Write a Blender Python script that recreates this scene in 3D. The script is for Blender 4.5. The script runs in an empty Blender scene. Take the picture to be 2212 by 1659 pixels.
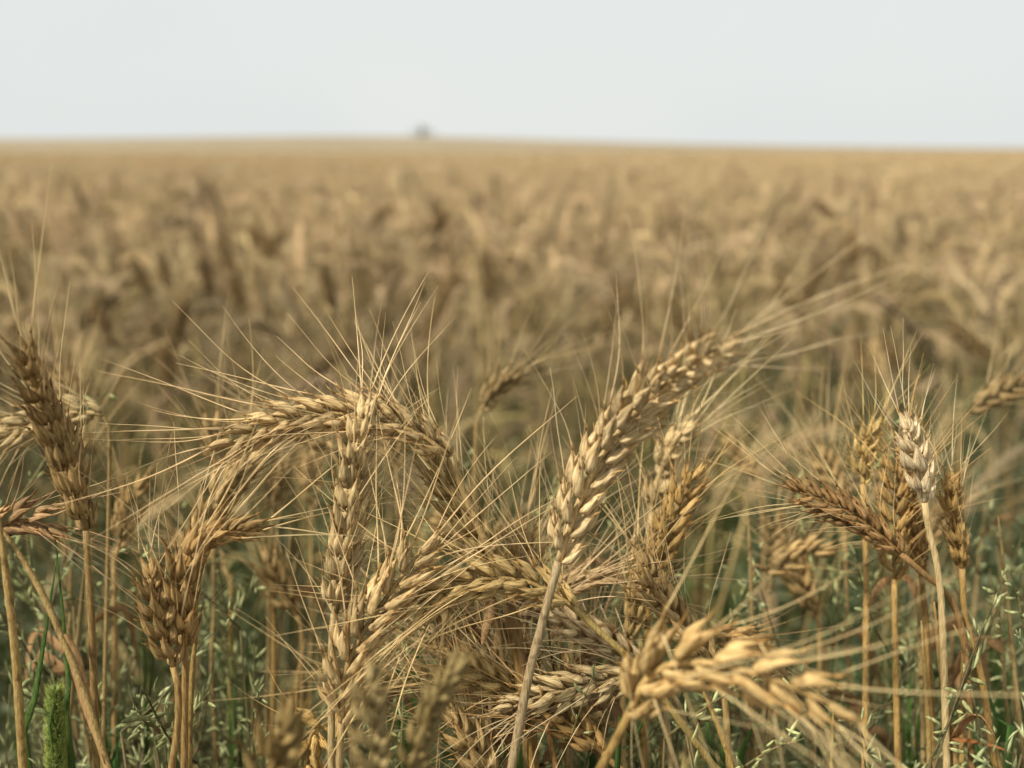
import bpy, math, random
import numpy as np
from mathutils import Vector, Matrix

random.seed(7)
rng = np.random.default_rng(11)
SC = bpy.context.scene
COL = SC.collection

# ------------------------------------------------------------------ camera
CAM_H = 0.95
PITCH = math.radians(15.0)
HFOV = math.radians(60.0)
cam_data = bpy.data.cameras.new("camera")
cam = bpy.data.objects.new("camera", cam_data)
COL.objects.link(cam)
cam.location = (0, 0, CAM_H)
cam.rotation_euler = (math.pi / 2 - PITCH, 0, 0)
cam_data.sensor_width = 36.0
cam_data.lens = 18.0 / math.tan(HFOV / 2)
cam_data.clip_start = 0.02
cam_data.clip_end = 5000
cam_data.dof.use_dof = True
cam_data.dof.focus_distance = 0.306
cam_data.dof.aperture_fstop = 5.9
SC.camera = cam

# ------------------------------------------------------------------ light
SUN_EL, SUN_AZ = math.radians(49), math.radians(-122)      # azimuth from +Y, negative = to the left
world = bpy.data.worlds.new("World")
SC.world = world
world.use_nodes = True
nt = world.node_tree
nt.nodes.clear()
out = nt.nodes.new("ShaderNodeOutputWorld")
mixw = nt.nodes.new("ShaderNodeMixShader")
bg1 = nt.nodes.new("ShaderNodeBackground")
bg2 = nt.nodes.new("ShaderNodeBackground")
sky = nt.nodes.new("ShaderNodeTexSky")
sky.sky_type = 'NISHITA'
sky.sun_disc = False
sky.sun_elevation = SUN_EL
sky.sun_rotation = SUN_AZ
sky.dust_density = 3.0
nt.links.new(sky.outputs[0], bg1.inputs[0])
bg1.inputs[1].default_value = 0.08
# thin even cloud deck covering the sky
tc = nt.nodes.new("ShaderNodeTexCoord")
nz = nt.nodes.new("ShaderNodeTexNoise")
nz.inputs['Scale'].default_value = 1.8
nz.inputs['Detail'].default_value = 3
rp = nt.nodes.new("ShaderNodeValToRGB")
rp.color_ramp.elements[0].position = 0.35
rp.color_ramp.elements[0].color = (0.765, 0.80, 0.79, 1)
rp.color_ramp.elements[1].position = 0.65
rp.color_ramp.elements[1].color = (0.835, 0.85, 0.82, 1)
nt.links.new(tc.outputs['Generated'], nz.inputs['Vector'])
nt.links.new(nz.outputs[0], rp.inputs[0])
nt.links.new(rp.outputs[0], bg2.inputs[0])
bg2.inputs[1].default_value = 0.86
mixw.inputs[0].default_value = 0.93
nt.links.new(bg1.outputs[0], mixw.inputs[1])
nt.links.new(bg2.outputs[0], mixw.inputs[2])
nt.links.new(mixw.outputs[0], out.inputs[0])

sun_data = bpy.data.lights.new("sun", 'SUN')
sun_data.energy = 4.7
sun_data.angle = math.radians(5)
sun_data.color = (1.0, 0.94, 0.86)
sun = bpy.data.objects.new("sun", sun_data)
COL.objects.link(sun)
sd = Vector((math.sin(SUN_AZ) * math.cos(SUN_EL), math.cos(SUN_AZ) * math.cos(SUN_EL), math.sin(SUN_EL)))
sun.rotation_euler = sd.to_track_quat('Z', 'Y').to_euler()

SC.view_settings.view_transform = 'Standard'
SC.view_settings.look = 'None'
SC.view_settings.exposure = 0.27
SC.view_settings.gamma = 1.0
SC.cycles.use_denoising = True
SC.cycles.max_bounces = 6
SC.cycles.diffuse_bounces = 3
SC.cycles.transmission_bounces = 3

# ------------------------------------------------------------------ helpers
FD = 1106.0 / math.tan(HFOV / 2)
CAMM = np.array(Matrix.Translation((0, 0, CAM_H)) @ Matrix.Rotation(math.pi / 2 - PITCH, 4, 'X'))
CPOS = np.array([0, 0, CAM_H])


def P(u, v, d):
    """place in the field seen at (u, v) of the photograph, d metres from the lens"""
    if d < 0.75:
        d = d * 0.68
    p = np.array([(u - 1106) / FD * d, -(v - 829.5) / FD * d, -d, 1.0])
    return (CAMM @ p)[:3]


def nrm(a):
    a = np.asarray(a, float)
    return a / (np.linalg.norm(a, axis=-1, keepdims=True) + 1e-12)


def spline(pts, n):
    """Catmull-Rom through pts, resampled to n points even in arc length"""
    p = np.asarray(pts, float)
    if len(p) == 2:
        t = np.linspace(0, 1, n)[:, None]
        return p[0] * (1 - t) + p[1] * t
    q = np.vstack([2 * p[0] - p[1], p, 2 * p[-1] - p[-2]])
    o = []
    for i in range(1, len(q) - 2):
        t = np.linspace(0, 1, 16, endpoint=False)[:, None]
        a, b, c, d = q[i - 1], q[i], q[i + 1], q[i + 2]
        o.append(0.5 * (2 * b + (c - a) * t + (2 * a - 5 * b + 4 * c - d) * t ** 2 + (3 * b - a - 3 * c + d) * t ** 3))
    o.append(p[-1][None])
    o = np.vstack(o)
    s = np.r_[0, np.cumsum(np.linalg.norm(np.diff(o, axis=0), axis=1))]
    k = np.linspace(0, s[-1], n)
    return np.stack([np.interp(k, s, o[:, j]) for j in range(3)], 1)


def length(p):
    return float(np.linalg.norm(np.diff(p, axis=0), axis=1).sum())


def frames(p, s0=None):
    """tangents and a side vector carried along the line without twist"""
    T = nrm(np.gradient(p, axis=0))
    s = np.array([1.0, 0.1, 0.05]) if s0 is None else np.asarray(s0, float)
    S = np.zeros_like(T)
    for i in range(len(p)):
        s = s - T[i] * np.dot(s, T[i])
        if np.linalg.norm(s) < 1e-6:
            s = np.cross(T[i], [0.3, 0.8, 0.1])
        s = nrm(s)
        S[i] = s
    return T, S, np.cross(T, S)


def tube(p, r, k=6, flat=1.0, s0=None):
    p = np.asarray(p, float)
    n = len(p)
    r = np.broadcast_to(np.asarray(r, float), (n,))
    T, S, F = frames(p, s0)
    a = np.arange(k) * 2 * math.pi / k
    V = (p[:, None] + r[:, None, None] * (np.cos(a)[None, :, None] * S[:, None] + flat * np.sin(a)[None, :, None] * F[:, None])).reshape(-1, 3)
    fs = []
    for i in range(n - 1):
        for j in range(k):
            j2 = (j + 1) % k
            fs.append((i * k + j, i * k + j2, (i + 1) * k + j2, (i + 1) * k + j))
    fs.append(tuple((n - 1) * k + j for j in range(k)))
    fs.append(tuple(k - 1 - j for j in range(k)))
    return V, fs


def ribbon(p, w, s0=None, fold=0.25):
    """leaf blade: three points across, folded along the midrib, with thickness from a lower skin"""
    p = np.asarray(p, float)
    n = len(p)
    w = np.broadcast_to(np.asarray(w, float), (n,))
    T, S, F = frames(p, s0)
    V = []
    th = 0.00018
    for i in range(n):
        a, b, c = p[i] - S[i] * w[i] - F[i] * w[i] * fold, p[i], p[i] + S[i] * w[i] - F[i] * w[i] * fold
        V += [a, b, c, c - F[i] * th, b - F[i] * th, a - F[i] * th]
    fs = []
    for i in range(n - 1):
        for j in range(6):
            j2 = (j + 1) % 6
            fs.append((i * 6 + j, i * 6 + j2, (i + 1) * 6 + j2, (i + 1) * 6 + j))
    return np.array(V), fs


class Acc:
    """collects shapes into one mesh"""

    def __init__(s):
        s.V, s.F, s.n, s.C = [], [], 0, []

    def add(s, V, F, M=None, c=None):
        V = np.asarray(V, float)
        if M is not None:
            V = V @ M[:3, :3].T + M[:3, 3]
        s.V.append(V)
        s.F += [tuple(i + s.n for i in f) for f in F]
        s.n += len(V)
        if c is not None:
            s.C.append(np.broadcast_to(np.r_[c, 1.0], (len(V), 4)))
        return s

    def mesh(s, name, mat, smooth=True):
        me = bpy.data.meshes.new(name)
        me.from_pydata(np.vstack(s.V).tolist(), [], s.F)
        if s.C:
            at = me.color_attributes.new("tint", 'FLOAT_COLOR', 'POINT')
            at.data.foreach_set("color", np.vstack(s.C).astype(np.float32).ravel())
        me.materials.append(mat)
        if smooth:
            me.polygons.foreach_set("use_smooth", [True] * len(me.polygons))
        me.update()
        return me


def big_mesh(name, V, Q, mat, C=None, smooth=True):
    """V (n,3), Q list of face index arrays (m,3) or (m,4) -> mesh, fast"""
    me = bpy.data.meshes.new(name)
    nl = sum(q.size for q in Q)
    npoly = sum(len(q) for q in Q)
    me.vertices.add(len(V))
    me.vertices.foreach_set("co", np.asarray(V, np.float32).ravel())
    me.loops.add(nl)
    me.loops.foreach_set("vertex_index", np.concatenate([q.ravel() for q in Q]).astype(np.int32))
    me.polygons.add(npoly)
    tot = np.concatenate([np.full(len(q), q.shape[1]) for q in Q])
    st = np.r_[0, np.cumsum(tot)[:-1]]
    me.polygons.foreach_set("loop_start", st.astype(np.int32))
    me.update(calc_edges=True)
    if C is not None:
        at = me.color_attributes.new("tint", 'FLOAT_COLOR', 'POINT')
        at.data.foreach_set("color", np.asarray(C, np.float32).ravel())
    me.materials.append(mat)
    if smooth:
        me.polygons.foreach_set("use_smooth", np.ones(npoly, bool))
    me.validate()
    return me


def split_faces(F):
    t = np.array([f for f in F if len(f) == 3], int).reshape(-1, 3)
    q = np.array([f for f in F if len(f) == 4], int).reshape(-1, 4)
    for f in F:
        if len(f) > 4:
            t = np.vstack([t] + [np.array([[f[0], f[i], f[i + 1]]]) for i in range(1, len(f) - 1)])
    return t, q


def scatter(protos, mats, cols, which):
    """repeat prototype (V, T, Q, base colours) under matrices -> V, tris, quads, colours"""
    VV, TT, QQ, CC = [], [], [], []
    off = 0
    for k, (V, T, Q, C) in enumerate(protos):
        idx = np.where(which == k)[0]
        if len(idx) == 0:
            continue
        M = mats[idx]
        X = np.einsum('nij,vj->nvi', M[:, :3, :3], V) + M[:, None, :3, 3]
        VV.append(X.reshape(-1, 3))
        o = off + np.arange(len(idx)) * len(V)
        if len(T):
            TT.append((T[None] + o[:, None, None]).reshape(-1, 3))
        if len(Q):
            QQ.append((Q[None] + o[:, None, None]).reshape(-1, 4))
        c = np.ones((len(idx), len(V), 4))
        c[..., :3] = C[None] * cols[idx][:, None]
        CC.append(c.reshape(-1, 4))
        off += len(idx) * len(V)
    Q = []
    if TT:
        Q.append(np.vstack(TT))
    if QQ:
        Q.append(np.vstack(QQ))
    return np.vstack(VV), Q, np.vstack(CC)


def new(name, me, parent=None, M=None, color=None):
    o = bpy.data.objects.new(name, me)
    COL.objects.link(o)
    if parent is not None:
        o.parent = parent
    if M is not None:
        o.matrix_local = Matrix(M.tolist())
    if color is not None:
        o.color = (*color, 1)
    return o


def tag(o, label, cat, group=None, kind=None):
    o["label"] = label
    if cat:
        o["category"] = cat
    if group:
        o["group"] = group
    if kind:
        o["kind"] = kind
    return o


def thing(name, loc, label, cat, group=None):
    o = bpy.data.objects.new(name, None)
    COL.objects.link(o)
    o.location = [float(x) for x in loc]
    o.empty_display_size = 0.01
    return tag(o, label, cat, group)


def trs(loc, ang, s=1.0):
    return np.array(Matrix.Translation(loc) @ Matrix.Rotation(ang, 4, 'Z') @ Matrix.Scale(s, 4))


def rot(axis, a):
    return np.array(Matrix.Rotation(a, 4, axis))


def tr(x, y, z):
    M = np.eye(4)
    M[:3, 3] = (x, y, z)
    return M


# ------------------------------------------------------------------ materials
def plant_mat(name, c_dark, c_light, scale=(1400, 1400, 90), use='object', transl=0.14, rough=0.62, bump=0.8, spots=0.35,
              spot_col=(0.10, 0.055, 0.025), vein=False):
    m = bpy.data.materials.new(name)
    m.use_nodes = True
    t = m.node_tree
    t.nodes.clear()
    L = t.links.new
    N = t.nodes.new
    o = N("ShaderNodeOutputMaterial")
    tc = N("ShaderNodeTexCoord")
    mp = N("ShaderNodeMapping")
    mp.inputs['Scale'].default_value = scale
    L(tc.outputs['Object'], mp.inputs['Vector'])
    info = N("ShaderNodeObjectInfo")
    add = N("ShaderNodeVectorMath")
    add.operation = 'ADD'
    mul = N("ShaderNodeMath")
    mul.operation = 'MULTIPLY'
    mul.inputs[1].default_value = 50
    L(info.outputs['Random'], mul.inputs[0])
    L(mp.outputs[0], add.inputs[0])
    L(mul.outputs[0], add.inputs[1])
    n1 = N("ShaderNodeTexNoise")
    n1.inputs['Scale'].default_value = 1.0
    n1.inputs['Detail'].default_value = 3
    L(add.outputs[0], n1.inputs['Vector'])
    r1 = N("ShaderNodeValToRGB")
    r1.color_ramp.elements[0].position = 0.32
    r1.color_ramp.elements[0].color = (*c_dark, 1)
    r1.color_ramp.elements[1].position = 0.66
    r1.color_ramp.elements[1].color = (*c_light, 1)
    L(n1.outputs[0], r1.inputs[0])
    # blotches: weathering
    n2 = N("ShaderNodeTexNoise")
    n2.inputs['Scale'].default_value = 260
    n2.inputs['Detail'].default_value = 4
    add2 = N("ShaderNodeVectorMath")
    add2.operation = 'ADD'
    L(tc.outputs['Object'], add2.inputs[0])
    L(mul.outputs[0], add2.inputs[1])
    L(add2.outputs[0], n2.inputs['Vector'])
    r2 = N("ShaderNodeValToRGB")
    r2.color_ramp.elements[0].position = 0.56
    r2.color_ramp.elements[0].color = (0, 0, 0, 1)
    r2.color_ramp.elements[1].position = 0.74
    r2.color_ramp.elements[1].color = (spots, spots, spots, 1)
    L(n2.outputs[0], r2.inputs[0])
    mx = N("ShaderNodeMix")
    mx.data_type = 'RGBA'
    L(r2.outputs[0], mx.inputs['Factor'])
    L(r1.outputs[0], mx.inputs['A'])
    mx.inputs['B'].default_value = (*spot_col, 1)
    tint = N("ShaderNodeMix")
    tint.data_type = 'RGBA'
    tint.blend_type = 'MULTIPLY'
    tint.inputs['Factor'].default_value = 1
    L(mx.outputs['Result'], tint.inputs['A'])
    if use == 'object' and vein:
        at = N("ShaderNodeVertexColor")
        at.layer_name = "tint"
        t2 = N("ShaderNodeMix")
        t2.data_type = 'RGBA'
        t2.blend_type = 'MULTIPLY'
        t2.inputs['Factor'].default_value = 1
        L(info.outputs['Color'], t2.inputs['A'])
        L(at.outputs[0], t2.inputs['B'])
        L(t2.outputs['Result'], tint.inputs['B'])
    elif use == 'object':
        L(info.outputs['Color'], tint.inputs['B'])
    else:
        at = N("ShaderNodeVertexColor")
        at.layer_name = "tint"
        L(at.outputs[0], tint.inputs['B'])
    hsv = N("ShaderNodeHueSaturation")
    mr = N("ShaderNodeMapRange")
    mr.inputs['To Min'].default_value = 0.82
    mr.inputs['To Max'].default_value = 1.15
    L(info.outputs['Random'], mr.inputs[0])
    L(mr.outputs[0], hsv.inputs['Value'])
    L(tint.outputs['Result'], hsv.inputs['Color'])
    b = N("ShaderNodeBsdfPrincipled")
    b.inputs['Roughness'].default_value = rough
    b.inputs['Specular IOR Level'].default_value = 0.15
    L(hsv.outputs[0], b.inputs['Base Color'])
    bp = N("ShaderNodeBump")
    bp.inputs['Strength'].default_value = bump
    bp.inputs['Distance'].default_value = 0.0004
    L(n1.outputs[0], bp.inputs['Height'])
    L(bp.outputs[0], b.inputs['Normal'])
    tl = N("ShaderNodeBsdfTranslucent")
    L(hsv.outputs[0], tl.inputs['Color'])
    ms = N("ShaderNodeMixShader")
    ms.inputs[0].default_value = transl
    L(b.outputs[0], ms.inputs[1])
    L(tl.outputs[0], ms.inputs[2])
    L(ms.outputs[0], o.inputs[0])
    return m


M_GLUME = plant_mat("wheat_husk", (0.36, 0.265, 0.125), (0.80, 0.68, 0.42), (1300, 1300, 120), vein=True, spots=0.6)
M_HUSKFAR = plant_mat("wheat_husk_plain", (0.27, 0.195, 0.105), (0.58, 0.48, 0.31), (1300, 1300, 120))
M_AWN = plant_mat("wheat_awn", (0.60, 0.50, 0.31), (0.84, 0.74, 0.51), (300, 300, 60), spots=0.1, transl=0.3)
M_STEM = plant_mat("wheat_straw", (0.28, 0.215, 0.10), (0.52, 0.43, 0.25), (1800, 1800, 60), rough=0.5, spots=0.75, transl=0.1)
M_DRYLEAF = plant_mat("dry_leaf", (0.30, 0.19, 0.09), (0.55, 0.40, 0.22), (900, 900, 80), spots=0.5, transl=0.35)
M_GREEN = plant_mat("green_blade", (0.04, 0.085, 0.015), (0.10, 0.16, 0.035), (1500, 1500, 20), spots=0.15, transl=0.3, rough=0.42,
                    spot_col=(0.20, 0.17, 0.07))
M_SAGE = plant_mat("weed_leaf", (0.20, 0.225, 0.085), (0.72, 0.74, 0.40), (500, 500, 200), spots=0.25, transl=0.3, spot_col=(0.16, 0.13, 0.05))
M_WSTEM = plant_mat("weed_stem", (0.09, 0.10, 0.04), (0.24, 0.18, 0.09), (900, 900, 60), spots=0.2, transl=0.1)
M_FOX = plant_mat("foxtail_green", (0.10, 0.15, 0.03), (0.34, 0.42, 0.12), (900, 900, 400), spots=0.2, transl=0.3)
M_CROP = plant_mat("crop_mass", (0.36, 0.295, 0.19), (0.60, 0.515, 0.36), (60, 60, 40), use='attr', spots=0.2)
M_UNDER = plant_mat("undergrowth_mass", (0.75, 0.75, 0.75), (1.0, 1.0, 1.0), (120, 120, 120), use='attr', spots=0.1, transl=0.3)


def ground_mat(name, c1, c2, s1, s2, bump, dist):
    m = bpy.data.materials.new(name)
    m.use_nodes = True
    t = m.node_tree
    L = t.links.new
    N = t.nodes.new
    b = t.nodes["Principled BSDF"]
    b.inputs['Roughness'].default_value = 0.9
    b.inputs['Specular IOR Level'].default_value = 0.1
    tc = N("ShaderNodeTexCoord")
    n1 = N("ShaderNodeTexNoise")
    n1.inputs['Scale'].default_value = s1
    n1.inputs['Detail'].default_value = 8
    n2 = N("ShaderNodeTexNoise")
    n2.inputs['Scale'].default_value = s2
    n2.inputs['Detail'].default_value = 4
    L(tc.outputs['Object'], n1.inputs['Vector'])
    L(tc.outputs['Object'], n2.inputs['Vector'])
    ma = N("ShaderNodeMath")
    ma.operation = 'ADD'
    mh = N("ShaderNodeMath")
    mh.operation = 'MULTIPLY'
    mh.inputs[1].default_value = 0.5
    L(n1.outputs[0], ma.inputs[0])
    L(n2.outputs[0], ma.inputs[1])
    L(ma.outputs[0], mh.inputs[0])
    r = N("ShaderNodeValToRGB")
    r.color_ramp.elements[0].position = 0.38
    r.color_ramp.elements[0].color = (*c1, 1)
    r.color_ramp.elements[1].position = 0.62
    r.color_ramp.elements[1].color = (*c2, 1)
    L(mh.outputs[0], r.inputs[0])
    L(r.outputs[0], b.inputs['Base Color'])
    bp = N("ShaderNodeBump")
    bp.inputs['Strength'].default_value = bump
    bp.inputs['Distance'].default_value = dist
    L(n1.outputs[0], bp.inputs['Height'])
    L(bp.outputs[0], b.inputs['Normal'])
    return m


M_SOIL = ground_mat("soil", (0.035, 0.026, 0.018), (0.11, 0.08, 0.055), 40, 6, 0.8, 0.01)
M_CANOPY = ground_mat("far_crop", (0.235, 0.188, 0.115), (0.31, 0.25, 0.158), 9, 0.11, 1.0, 0.08)


# ------------------------------------------------------------------ land
def smooth01(x):
    x = np.clip(x, 0, 1)
    return x * x * (3 - 2 * x)


def land(x, y):
    x = np.asarray(x, float)
    y = np.asarray(y, float)
    crest = 0.70 - 0.0100 * np.clip(x, -200, 200) + 1.45 * np.exp(-((x + 24) / 55.0) ** 2)
    rise = smooth01((y - 30) / 190.0)
    fall = -6.0 * smooth01((y - 235) / 500.0)
    return crest * rise + fall


def sheet(name, ys, half, nx, zoff, mat, jitter=0.0):
    V, F = [], []
    for y in ys:
        w = half(y)
        x = np.linspace(-w, w, nx)
        z = land(x, y) + zoff
        if jitter:
            z = z + rng.normal(0, jitter, nx) * (1 - smooth01((y - 30) / 80))
        V.append(np.stack([x, np.full(nx, y), z], 1))
    n = len(ys)
    i, j = np.meshgrid(np.arange(n - 1), np.arange(nx - 1), indexing='ij')
    a = (i * nx + j).ravel()
    q = np.stack([a, a + 1, a + nx + 1, a + nx], 1)
    return new(name, big_mesh(name, np.vstack(V), [q], mat))


ys = np.r_[np.linspace(-6, 20, 40), np.geomspace(21, 3000, 90)]
g = sheet("ground", ys, lambda y: 12 + abs(y) * 1.6, 90, 0.0, M_SOIL)
tag(g, "dark dry soil under the wheat and weeds", None, kind="structure")


# ------------------------------------------------------------------ wheat: florets, spikelets, awns
def floret(Lf, w, th, n=11, k=16, beak=0.12, bulge=0.14):
    """husk: rounded at the base, keeled on the outside, ribbed lengthwise, drawn out to a beak"""
    t = np.linspace(0, 1, n)
    prof = np.sin(math.pi * np.clip(t, 0, 1) ** 0.62) ** 0.9 * (1 - 0.46 * t)
    prof[0] = 0.25
    prof[-1] = 0.05
    a = np.arange(k) * 2 * math.pi / k
    rib = 1 + 0.055 * np.where(np.arange(k) % 2 == 0, 1, -1)
    V, C = [], []
    for i in range(n):
        keel = 1 + 0.22 * np.maximum(0, np.sin(a)) ** 6 - 0.12 * np.maximum(0, -np.sin(a))
        x = np.cos(a) * w / 2 * prof[i] * (1 - 0.1 * np.maximum(0, np.sin(a))) * rib
        y = np.sin(a) * th / 2 * prof[i] * keel * rib + bulge * Lf * math.sin(math.pi * t[i]) * 0.6 + beak * Lf * (t[i] ** 4) * 0.4
        z = np.full(k, Lf * t[i])
        V.append(np.stack([x, y, z], 1))
        # veins: pale ribs, brown grooves; brown papery tip
        v = np.where(np.arange(k) % 2 == 0, 1.0, 0.72)
        tip = 1 - 0.45 * max(0, (t[i] - .72) / .28)
        C.append(np.stack([v * tip ** .7, v * tip, v * tip ** 1.25, np.ones(k)], 1))
    V = np.vstack(V)
    F = []
    for i in range(n - 1):
        for j in range(k):
            j2 = (j + 1) % k
            F.append((i * k + j, i * k + j2, (i + 1) * k + j2, (i + 1) * k + j))
    F.append(tuple((n - 1) * k + j for j in range(k)))
    F.append(tuple(k - 1 - j for j in range(k)))
    return V, F, np.vstack(C)


def spikelet_layout(r, open_=1.0):
    """(matrix, length, width, thickness, carries_awn) of each husk; X across the fan, Y outward, Z along"""
    o = []
    j = lambda s: r.uniform(-s, s)
    L0 = 0.0120
    for sx in (-1, 1):        # glumes, outermost
        M = tr(sx * 0.0011, 0.0003, 0.0) @ rot('Y', sx * math.radians(14 * open_ + j(7))) @ rot('X', math.radians(-6 + j(5))) @ rot('Z', -sx * math.radians(42))
        o.append((M, L0 * (0.82 + j(.05)), 0.0042, 0.0029, False))
    for sx in (-1, 1):        # side florets
        M = tr(sx * 0.0008, 0.0006, 0.0014) @ rot('Y', sx * math.radians(10 * open_ + j(6))) @ rot('X', math.radians(-3 + j(6))) @ rot('Z', -sx * math.radians(22))
        o.append((M, L0 * (1.06 + j(.07)), 0.0044, 0.0038, True))
    M = tr(0, 0.0016, 0.0030) @ rot('Y', math.radians(j(6))) @ rot('X', math.radians(-8 * open_ + j(5)))
    o.append((M, L0 * (0.86 + j(.08)), 0.0038, 0.0035, True))
    return o


SPK, SPK_TIPS = [], []
R = random.Random(3)
for v in range(10):
    a = Acc()
    tips = []
    for (M, Lf, w, th, aw) in spikelet_layout(R, 0.8 + 0.09 * v):
        V, F, Cc = floret(Lf, w, th, beak=0.10 + R.random() * 0.14)
        a.add(V, F, M, c=(1, 1, 1))
        a.C[-1] = Cc * np.array([*([R.uniform(.85, 1.1)] * 3), 1])
        # short beak tooth on each husk
        tv, tf = tube(np.array([[0, 0.04 * Lf, Lf * 0.97], [0, 0.07 * Lf, Lf * 1.14], [0, 0.14 * Lf, Lf * 1.32]]), [0.00042, 0.00022, 0.00003], 4)
        a.add(tv, tf, M, c=(.75, .62, .45))
        if aw:
            tips.append(M @ tr(0, 0.075 * Lf, Lf * 0.99))
    SPK.append(a.mesh("spikelet", M_GLUME))
    SPK_TIPS.append(tips)

AWN_L = 0.062
AWN, AWN_LINES = [], []
for v in range(14):
    n = 12
    t = np.linspace(0, 1, n)
    b = R.uniform(-0.02, 0.30)
    c = R.uniform(-0.14, 0.14)
    wv = R.uniform(0, 0.012)
    ph = R.uniform(0, 6)
    p = np.stack([AWN_L * (c * t ** 2 + wv * np.sin(6 * t + ph) - wv * math.sin(ph)),
                  AWN_L * (b * t ** 1.8 + wv * np.sin(7 * t + ph * 2) - wv * math.sin(2 * ph)), AWN_L * t], 1)
    AWN_LINES.append(p)
    V, F = tube(p, 0.00027 * (1 - t) ** 0.8 + 0.00004, 4)
    AWN.append(Acc().add(V, F).mesh("awn", M_AWN))


def ear_layout(spine_pts, r, roll=0.0, size=1.0, awn=1.0, spread=1.0, pitch=0.0040, s0=None, awn_frac=0.95, droop=0.0, taper=1.0):
    """positions of spikelets and awns on an ear whose rachis follows spine_pts (base to tip)"""
    L = length(spline(spine_pts, 40))
    spread = 1 + (spread - 1) * 0.5
    n = max(6, int(L / (pitch * size)))
    p = spline(spine_pts, n + 1)
    if s0 is None:
        s0 = np.cross(nrm(p[n // 2] - CPOS), p[min(n, n // 2 + 1)] - p[n // 2])
    T, S, F = frames(p, s0)
    c, s = math.cos(roll), math.sin(roll)
    S, F = S * c + F * s, F * c - S * s
    sp, aw = [], []
    for i in range(n + 1):
        f = i / n
        if 1 < i < n and taper == 1.0 and r.random() < 0.03:
            continue        # a spikelet lost to the wind
        sc = size * (0.62 + 0.44 * math.sin(math.pi * (0.16 + 0.76 * f))) * (1 + (taper - 1) * f) * r.uniform(0.93, 1.07)
        side = 1 if i % 2 == 0 else -1
        if i == n:
            ang, yv = 0.0, S[i]
        else:
            ang = math.radians(r.uniform(10, 18) * spread)
            yv = S[i] * side
        Z = nrm(T[i] * math.cos(ang) + yv * math.sin(ang) + F[i] * r.uniform(-.06, .06))
        Y = nrm(yv - Z * np.dot(yv, Z))
        X = np.cross(Y, Z)
        M = np.eye(4)
        M[:3, 0], M[:3, 1], M[:3, 2] = X * sc, Y * sc, Z * sc
        M[:3, 3] = p[i] + yv * 0.0007 * size * (0 if i == n else 1)
        k = r.randrange(len(SPK))
        sp.append((k, M))
        for tip in SPK_TIPS[k]:
            if r.random() > awn_frac:
                continue
            A = M @ tip
            q = A[:3, 2] / np.linalg.norm(A[:3, 2])
            q = nrm(q * 0.95 + yv * r.uniform(0.0, .42) * (1.15 - f) * spread + np.array([r.gauss(0, .12), r.gauss(0, .12), r.gauss(0, .12)]) * spread)
            if r.random() < abs(droop):
                if droop > 0:
                    q = nrm(q * 0.35 + np.array([r.uniform(0, .35), r.uniform(-.2, .2), -1.0]))
                else:
                    q = nrm(q * 0.3 + np.array([r.uniform(-.35, .25), r.uniform(-.75, -.2), 1.0]))
            yy = nrm(A[:3, 1] - q * np.dot(A[:3, 1], q))
            xx = np.cross(yy, q)
            al = awn * r.uniform(0.6, 1.1) * (r.uniform(.3, .6) if r.random() < .14 else 1) * (0.75 + 0.35 * f)
            B = np.eye(4)
            wd = size
            B[:3, 0], B[:3, 1], B[:3, 2] = xx * al, yy * al, q * al
            B[:3, 3] = A[:3, 3]
            aw.append((r.randrange(len(AWN)), B))
    return p, sp, aw


def inv_t(M, base):
    N = M.copy()
    N[:3, 3] -= base
    return N


GOLD = (1.0, 0.92, 0.80)
PALE = (1.18, 1.15, 1.12)
TAN = (0.92, 0.84, 0.70)
BROWN = (0.66, 0.52, 0.38)
AMBER = (0.78, 0.60, 0.38)


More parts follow.
